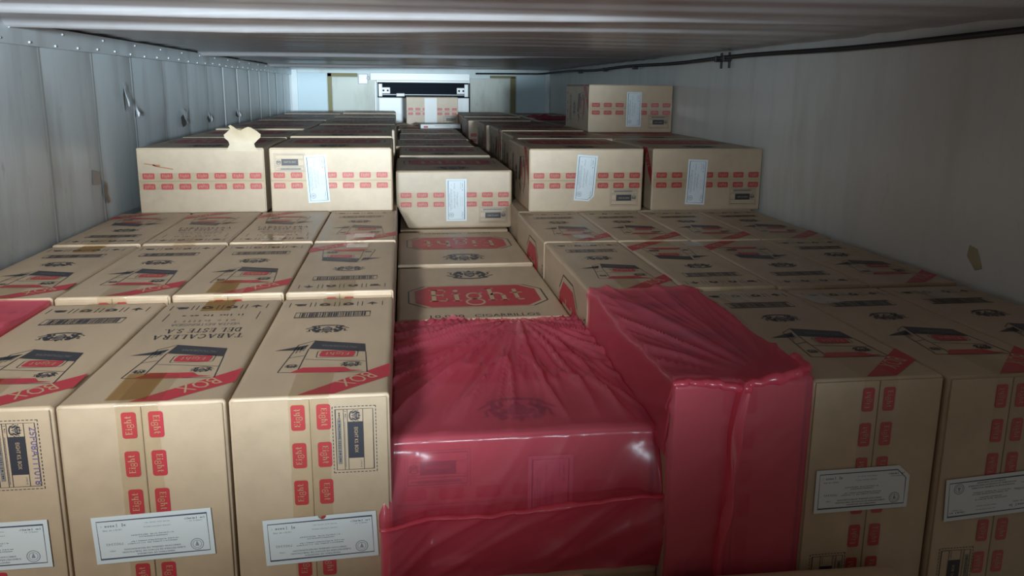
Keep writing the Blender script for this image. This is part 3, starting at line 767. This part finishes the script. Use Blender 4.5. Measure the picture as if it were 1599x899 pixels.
stand_carton('third-row right carton, third from the aisle, below the right-hand upper carton', RX[2], 2.42, SL, ccw=True)
stand_carton('third-row right carton at the right wall below the right-hand upper carton', RX[3], 2.42, SL, ccw=True, tape=0)
# ------------------------------------------------------------------ the sunken middle row
CXM = .199
flat_carton('sunken aisle carton with readable Eight octagon and 10.000 CIGARRILLOS on its top', CXM, 1.965, .553, top='far', front=False, side=False, group='flat cartons sunk in the aisle')
flat_carton('sunken aisle carton with its red octagon upside down, behind the readable one', CXM, 2.595, .558, top='near', side=False, front=True, seal=False, tape=False, group='flat cartons sunk in the aisle')
bagged1 = flat_carton('flat carton wrapped in the wide red bag in the aisle, label showing through', CXM, 1.262, .553, upright=True, label=(.268, .115, .0, 'plain'), side=False, group='flat cartons sunk in the aisle', tape=False)
# row of flats climbing to the bulkhead
ORD = ['first', 'second', 'third', 'fourth', 'fifth', 'sixth', 'seventh', 'eighth']
CRUSH = soft_box('crushed_carton_body', L, D, H, 31, inset_y0=.0, warp=crush)
flat_carton('frontmost middle carton with a crushed lower left corner and upright white label', .205, 3.29, .803, label=(.232, .120, .0, 'plain'), body=CRUSH, side=False).scale = (1.06, 1, .98)
yy = [3.99, 4.63, 5.26, 5.92, 6.55, 7.18]
for i, y in enumerate(yy):
    flat_carton(f'flat carton in the middle row, {ORD[i+1]} from the front counting toward the bulkhead', .190+(.014, -.01, .006, .012, -.006, .0)[i], y, .802, front=i < 5, seal=False, tape=False, side=False)
flat_carton('lone carton in front of the cooling unit, broad white tape down its front', .254, 7.12, 1.048, label=None, side=False, tape=False)
bbox('tape', -.055, .052, -.0008, .0008, 0, .226, [WHITEP], bpy.data.objects[bpy.data.objects[-1].name] if False else [o for o in COL.objects if o.get('label', '').startswith('lone carton')][0], .0003, M=T((-.012, -D/2-.003, .012)))['label'] = 'broad whitish tape'
# left upper columns
xs1 = [-.740, -.742, -.735, -.744, -.736, -.742, -.738]; xs2 = [-.271, -.280, -.268, -.276, -.282, -.285, -.290]
ys1 = [3.078, 3.705, 4.335, 4.955, 5.575, 6.195, 6.83]; ys2 = [3.078, 3.70, 4.32, 4.94, 5.56, 6.20, 7.05]
for i in range(7):
    z1 = .907+(0, .001, .007, .002, .003, .002, .006)[i]; z2_ = .907+(0, .007, .003, .004, .002, .003, .006)[i]
    if i == 0:
        torn_c = flat_carton('flat carton at the left wall, torn cardboard flap standing up at its top corner', xs1[0], ys1[0], z1, seal=False, side=False)
        flat_carton('flat carton left of the aisle, black seal at top left, tilted white label', xs2[0], ys2[0], z2_, upright=True, label=(.172, .128, .055, 'plain'), side=False)
    else:
        flat_carton(f'flat carton in the column along the left wall, {ORD[i]} behind the torn-flap one' if i > 1 else 'flat carton along the left wall directly behind the torn-flap one', xs1[i], ys1[i], z1, front=True, seal=False, tape=False, side=False)
        flat_carton(f'flat carton in the column left of the aisle, {ORD[i]} from the front', xs2[i], ys2[i], z2_, front=True, seal=False, tape=False, side=False, rz=(.0, .012, -.01, .015, -.01, .0, .02)[i])
# loose clear tape ends catching the light from the far end
GLARE = film('shiny_tape', (.97, .96, .93), (.7, .72, .75), .12, .16, .10)
gp = flatpatch('shiny_tape', GLARE, .062, .10, 5)
def glare(frag, dx, dy, tilt, yawz=0, dz=.0):
    e = [o for o in COL.objects if frag in o.get('label', '')][0]
    q = ob('tape', gp, e, M=T((dx, dy, L+.003+dz)) @ Rz(yawz) @ Rx(-math.radians(tilt))); q['label'] = 'shiny clear tape end'
glare('with a glaring tape patch', .025, -.235, 3.4); glare('a shiny tape end', .012, .235, 3.2)
glare('below the cut-corner label carton', .02, -.23, 3.4); glare('second from the aisle, print facing backwards', .10, .23, 3.0)
glare('with sparkling tape at its near edge', .0, -.26, 2.6); glare('running out of the picture', -.09, .20, 3.0, .1); glare('cut-corner label and black seal', -.04, .22, 3.0, .1); glare('against the right wall', -.02, .22, 2.6)
# torn flap
def tf(u, v):
    x = -.128+.118*v*(1)+.012*math.sin(9*u)*(v < .1)+(.0 if v < .9 else -.016*math.sin(7*u))-.02*u*(v-.5)
    zz = .075*u+.006*math.sin(5*v+2*u); y = -.028*u*u+.016*u-.004*(1-u)
    if u == 0: zz = -.012
    return (x+.225-.0, y-D/2-.004, H+zz+.006*math.sin(11*v)*u)
o = ob('torn_flap', grid('torn_flap', lambda u, v: tf(u, v), 7, 8, [KEDGE]), torn_c); o['label'] = 'torn pale cardboard flap'
o.location.x = -.004
p = Print(); p.line([(-.20, .055), (-.17, .050), (-.155, .044), (-.12, .038), (-.10, .034)], .004, 0); p.line([(-.17, .050), (-.145, .047)], .007, 0)
o = ob('scuff', p.mesh('scuff', [mat('rusty_scuff', (.42, .19, .11), .8)]), torn_c, M=T((0, -D/2-.0010, H/2+.01)) @ Rx(PI/2)); o['label'] = 'rusty scratch'
# right upper columns
xr1 = [.702, .742, .742, .726, .684, .700, .705]; xr2 = [1.191, 1.197, 1.197, 1.192, 1.19, 1.193, 1.191]
yr1 = [3.037, 3.655, 4.27, 4.885, 5.74, 6.40, 7.05]; yr2 = [3.037, 3.66, 4.28, 4.90, 5.52, 6.14, 6.9]
for i in range(7):
    if i == 0:
        flat_carton('flat carton right of the aisle with a cut-corner tilted label, front of its column', xr1[0], yr1[0], .905, label=(.221, .131, -.07, 'cut'))
        flat_carton('flat carton by the right wall with a straight white label, front of its column', xr2[0], yr2[0], .905, label=(.180, .113, -.035, 'plain'))
    else:
        flat_carton(f'flat carton in the column right of the aisle, {ORD[i]} from the front', xr1[i], yr1[i], .905+(0, .002, .006, .004, .0, .003, .0)[i], seal=False, tape=False)
        flat_carton(f'flat carton in the column along the right wall, {ORD[i]} from the front', xr2[i], yr2[i], .905+(0, .0, .0, .002, .001, .003, .0)[i], front=i > 2, seal=False, tape=False, side=False)
flat_carton('single carton stacked on top of the right-hand columns beside the right wall', 1.184, 4.14, 1.153, label=(.240, .119, .0, 'plain'))
# cartons lower down at the foot of the wide red bag
flat_carton('low carton just under the wide red bag, its pale front edge showing', CXM+.01, 1.225, .306, top=None, front=False, side=False, group='low cartons at the bottom edge of the picture')
flat_carton('low carton at the bottom edge in front of the wide red bag', .068, .560, .345, top=None, front=False, side=False, rz=.03, group='low cartons at the bottom edge of the picture')
flat_carton('low carton at the bottom edge in front of the tall red bag', .590, .550, .332, top=None, front=False, side=False, rz=-.02, group='low cartons at the bottom edge of the picture')
under(-.14, .28, .58, 1.15, .343, 1, 1); under(.38, .80, .57, 1.13, .330, 1, 1)

# ------------------------------------------------------------------ white pad on the middle row
wp = empty('white_carton', (.295, 6.72, 1.048), .10); tag(wp, 'thin white carton lying on the middle row before the lone carton', 'carton')
bbox('body', -.165, .165, -.09, .09, 0, .034, [WHITEP], wp, .003)
p = Print(); p.rect(-.14, -.012, -.105, .002, 0); p.rect(-.05, .002, .08, .005, 1); ob('print', p.mesh('print', [INKR, INKG]), wp, M=T((0, -.0912, .017)) @ Rx(PI/2))
def scrap(u, v): return (-.09+.18*u+.01*math.sin(9*v), -.1+.2*v, .004+.03*abs(math.sin(3*u+1))*abs(math.sin(4*v+.6))+.012*u)
sc = ob('cardboard_scrap', grid('cardboard_scrap', scrap, 8, 8, [KRAFT]), None, (.030, 6.78, 1.047)); tag(sc, 'crumpled brown cardboard scrap left of the thin white carton', 'scrap')

# ------------------------------------------------------------------ red plastic bags
def ridge(v): return 1-abs(v)*2
def wr(p, k=1.0, dirv=None, s=1.0):
    """film folds: sharp creases running along dirv"""
    d = Vector(dirv).normalized() if dirv else Vector((1, 0, 0))
    a = p.dot(d); q = (p-d*a)
    v = Vector((a*3.0*s, q.x*22*s+q.y*9*s, q.z*22*s+q.y*9*s))+Vector((k, k*2, 0))
    r = noise.noise(v); r2 = noise.noise(v*2.3+Vector((3, 1, 7)))
    return max(0, ridge(r))**3*.9+max(0, ridge(r2))**4*.45
def arch(name, x0, x1, yb, yf, ztop, zl, zr, zf, fn, nx=90, ny=90, side=14, extra=None):
    """sheet over a box: columns go up the left side, across and down the right side; rows from the back edge over the top and down the front"""
    W_, Dp, Hf = x1-x0, yb-yf, ztop-zf
    path = []
    nt = int(ny*Dp/(Dp+Hf)); nf = ny-nt
    for i in range(nt): path.append((0, yb-Dp*i/nt))
    for i in range(nf+1): path.append((1, ztop-Hf*i/nf))
    V, F = [], []
    ncol = nx+1+2*side
    for (k, val) in path:
        for j in range(ncol):
            if j < side: sx, t, drop = -1, 0, (side-j)/side*(ztop-zl)
            elif j > side+nx: sx, t, drop = 1, 1, (j-side-nx)/side*(ztop-zr)
            else: sx, t, drop = 0, (j-side)/nx, 0
            x = x0+W_*t
            if k == 0: y, z, n = val, ztop-drop, Vector((sx, 0, 0 if sx else 1))
            else:
                y, z, n = yf, val, Vector((0, -1, 0))
                if sx: y = yf+.004*drop; n = Vector((sx, 0, 0))
            p = Vector((x, y, z)); p = fn(p, n, k, sx)
            V.append(p)
    for i in range(len(path)-1):
        for j in range(ncol-1): F.append([i*ncol+j, (i+1)*ncol+j, (i+1)*ncol+j+1, i*ncol+j+1])
    return me(name, V, F, [BAGM], smooth=True)
# wide bag in the aisle
BX0, BX1, BYF, BYB, BZ = -.028, .4245, 1.254, 1.925, .800
def f1(p, n, k, sx):
    t = (p.x-BX0)/(BX1-BX0)
    c = Vector((.28, 1.95, .8))
    d = p-c
    if k == 0: d.z = 0
    else: d = Vector((.35+.2*(t-.5), 0, 1))
    if sx == 0:
        if k == 0:
            ang = math.atan2(d.x, -d.y); rr = d.length
            a = noise.noise(Vector((ang*6.5, rr*1.5, 3))); b = noise.noise(Vector((ang*15+5, rr*2.5, 8)))
            h = (max(0, ridge(a))**4*.017+max(0, ridge(b))**5*.008)*min(1, rr*4+.25)
            h *= min(1, max(.15, (p.y-1.27)/.12))
            off = .0045+h+.006*max(0, noise.noise(Vector((p.x*5, p.y*4, 2))))
            if p.y > 1.84: off -= .004*(p.y-1.84)/.1
            # film sags into the gap behind the bagged carton
            if p.y > 1.87: off = max(off, .0035+.003*abs(noise.noise(p*30)))
            p = p+Vector((0, 0, off))
            p.y -= .02*(.5-abs(t-.5))*(p.y > 1.90)*(1+noise.noise(Vector((p.x*9, 0, 0)))) 
        else:
            s = (BZ-p.z)/.25
            h = wr(Vector((p.x, 0, p.z)), 2, (.45, 0, .9), .55)*.007
            off = .005+h*min(1, .3+s)+.010*s*abs(noise.noise(Vector((p.x*4, p.z*5, 6))))
            p = p+Vector((0, -off, 0))
    else:
        off = .004+.004*wr(p, 5, (0, .8, .5), .6)
        p = p+Vector((sx*off, 0, 0))
    # lower corners belly forward and outward past the neighbours
    if k == 1 and p.z < .78:
        s = min(1, (.78-p.z)/.12)
        bl = max(0, 1-t*5); br = max(0, 1-(1-t)*6)
        if sx: bl, br = (1, 0) if sx < 0 else (0, 1)
        q = math.sin(min(1, s)*PI*.62)
        p.y -= .055*q*bl**1.3+.030*q*br**1.3
        p.x -= .016*q*bl; p.x += .006*q*br
    return p
bag = empty('plastic_bag', (.199, 1.262, .556)); tag(bag, 'wide translucent red plastic bag over the sunken aisle carton', 'plastic bag', 'red plastic bags')
def kid(name, mesh, parent, M0): 
    o = ob(name, mesh, parent); o.matrix_parent_inverse = Matrix.Identity(4); o.location = -Vector(M0); return o
kid('film', arch('film', BX0, BX1, BYB, BYF, BZ+.001, .70, .74, .555, f1, 110, 120, 12), bag, (.199, 1.262, .556))
# doubled, folded-up lower layer with a rolled crease
def fold1(u, v):
    x = -.048+.487*u; top = .688+.012*noise.noise(Vector((u*5, 0, 1)))-.008*math.sin(u*5)
    z = .557+(top-.557)*v
    bulge = .052*max(0, 1-u*6)**1.05*math.sin(v*PI*.5+.75)+.018*max(0, 1-(1-u)*8)*math.sin(v*PI)
    y = 1.226-.008*abs(noise.noise(Vector((x*5, z*9, 4))))-bulge-.010*v**6-.006*wr(Vector((x, 0, z)), 7, (.8, 0, .5), .6)
    return (x-.199, y-1.262, z-.556)
def tagp(o, l): o['label'] = l
o = ob('folded_hem', grid('folded_hem', fold1, 80, 24, [BAGM]), bag); tagp(o, 'doubled lower layer of the bag')
pts, rad = [], []
for i in range(41):
    u = i/40; x, y, z = fold1(u, 1.0)
    pts.append((x, y-.004, z+.004*noise.noise(Vector((u*14, 2, 0))))); rad.append(.0045+.0035*abs(noise.noise(Vector((u*11, 5, 5))))+.004*(abs(u-.6) < .06))
o = ob('crease', tube_mesh('crease', pts, rad, [BAGM], 8, .6), bag); tagp(o, 'crumpled fold line')
# tall bag on the right
CX0, CX1, CYF, CYB, CZ = .4305, .6685, 1.188, 1.800, .906
def f2(p, n, k, sx):
    t = (p.x-CX0)/(CX1-CX0)
    if sx == 0 and k == 0:
        c = Vector((.60, 1.17, 0)); d = Vector((p.x, p.y, 0))-c
        ang = math.atan2(d.x, d.y); rr = d.length
        a = noise.noise(Vector((ang*5.0, rr*1.5, 13))); b = noise.noise(Vector((ang*12+5, rr*2, 18)))
        q_ = max(0, min(1, (rr-.06)/.22)); h = (max(0, ridge(a))**3*.018+max(0, ridge(b))**4*.007*q_)*q_*(1-.5*(rr/.65))
        p = p+Vector((0, 0, .004+h+.010*max(0, t-.55)*2*max(0, 1-abs(p.y-1.3)/.2)))
        if p.y > 1.72: p.x += .02*noise.noise(Vector((p.y*20, p.x*10, 0)))*(t > .9)
    elif sx == 0:
        h = wr(Vector((p.x, 0, p.z)), 4, (.7, 0, .7), .35)*.0025
        p = p+Vector((0, -(.004+h), 0))
    else:
        h = wr(p, 6, (0, 1, -.35), .5)*(.007 if sx < 0 else .002)
        p = p+Vector((sx*(.002+h)*(1 if sx < 0 else 0), 0, 0))
    return p
bag2 = empty('plastic_bag', (.5545, 1.195, .454)); tag(bag2, 'tall translucent red plastic bag over an upright carton, twisted seam down its front', 'plastic bag', 'red plastic bags')
kid('film', arch('film', CX0, CX1, CYB, CYF, CZ, .775, .895, .456, f2, 70, 120, 16), bag2, (.5545, 1.195, .454))
def gather(name, pts, r0, r1, seed, n=60, lab='gathered twist of film', flat=.95):
    P = [Vector(p) for p in pts]; q, rad = [], []
    for i in range(n+1):
        s = i/n*(len(P)-1); a = min(int(s), len(P)-2); w = s-a; p = P[a].lerp(P[a+1], w)
        p = p+Vector((.005*noise.noise(Vector((i*.23, seed, 0))), .003*noise.noise(Vector((i*.3, seed, 5))), .004*noise.noise(Vector((i*.27, seed, 9)))))
        q.append(p-Vector((.5545, 1.195, .454))); rad.append((r0+(r1-r0)*i/n)*(1+.45*noise.noise(Vector((i*.14, seed, 3)))))
    m = tube_mesh(name, q, rad, [BAGM], 14, flat)
    for v in m.vertices: v.co += Vector((noise.noise(v.co*28), noise.noise(v.co*28+Vector((9, 0, 0))), noise.noise(v.co*28+Vector((0, 9, 0)))))*.004
    o = ob(name, m, bag2); o['label'] = lab
def seam_pt(u, v):
    z = .912-.455*u; n1 = noise.noise(Vector((z*6, 1, 3))); n2 = noise.noise(Vector((z*13, 5, 3)))
    xc = .549-.012*min(1, u*5)-.018*u+.006*n1; w = (.026-.012*u)*(1+.35*n2)+.02*max(0, .08-u)*6*.25
    t = v*1.25*PI                                    # gathered fold lying over to the left
    x = xc+w*(.5-v)+.006*math.sin(t*2)*(.5+n2); y = 1.181-(.013-.005*u)*max(0, math.sin(PI*min(1, v*1.02)))**.7-.004*math.sin(9*v+20*n1*.2+z*8)
    return (x-.5545, y-1.195, z-.454)
o = ob('twisted_seam', grid('twisted_seam', seam_pt, 60, 12, [BAGM]), bag2); o['label'] = 'gathered twist of film'
gather('rolled_hem', [(.428, 1.186, .908), (.46, 1.180, .910), (.50, 1.178, .906), (.535, 1.176, .898), (.560, 1.175, .897)], .005, .009, 2, 40, 'rolled edge of the bag mouth')
gather('rolled_hem', [(.552, 1.175, .900), (.60, 1.176, .912), (.64, 1.185, .917), (.672, 1.215, .916), (.676, 1.27, .913)], .009, .008, 3, 40, 'rolled edge of the bag mouth')
# bag over the wall-side carton
def f3(p, n, k, sx):
    h = wr(p, 9, (1, .3, 0), .6)*.006 if sx == 0 else 0
    return p+n*(.004+h) if not (sx) else p+Vector((sx*.0008, 0, 0))
bag3 = empty('plastic_bag', (-.8985, 1.2, .454)); tag(bag3, 'red plastic bag over the carton at the left wall, only its corner in view', 'plastic bag', 'red plastic bags')
kid('film', arch('film', -1.020, -.7765, 1.815, 1.192, .906, .80, .86, .50, f3, 40, 50, 6), bag3, (-.8985, 1.2, .454))
# crumpled bag far back on the right
def f4(u, v): return (-.15+.3*u, -.3+.6*v, .003+.028*abs(noise.noise(Vector((u*4, v*4, 3))))+.012*math.sin(PI*u)*math.sin(PI*v))
b4 = ob('plastic_bag', grid('plastic_bag', f4, 24, 30, [BAGM]), None, (1.13, 6.1, 1.150)); tag(b4, 'crumpled red plastic bag far back at the right, beside the single stacked carton', 'plastic bag', 'red plastic bags')
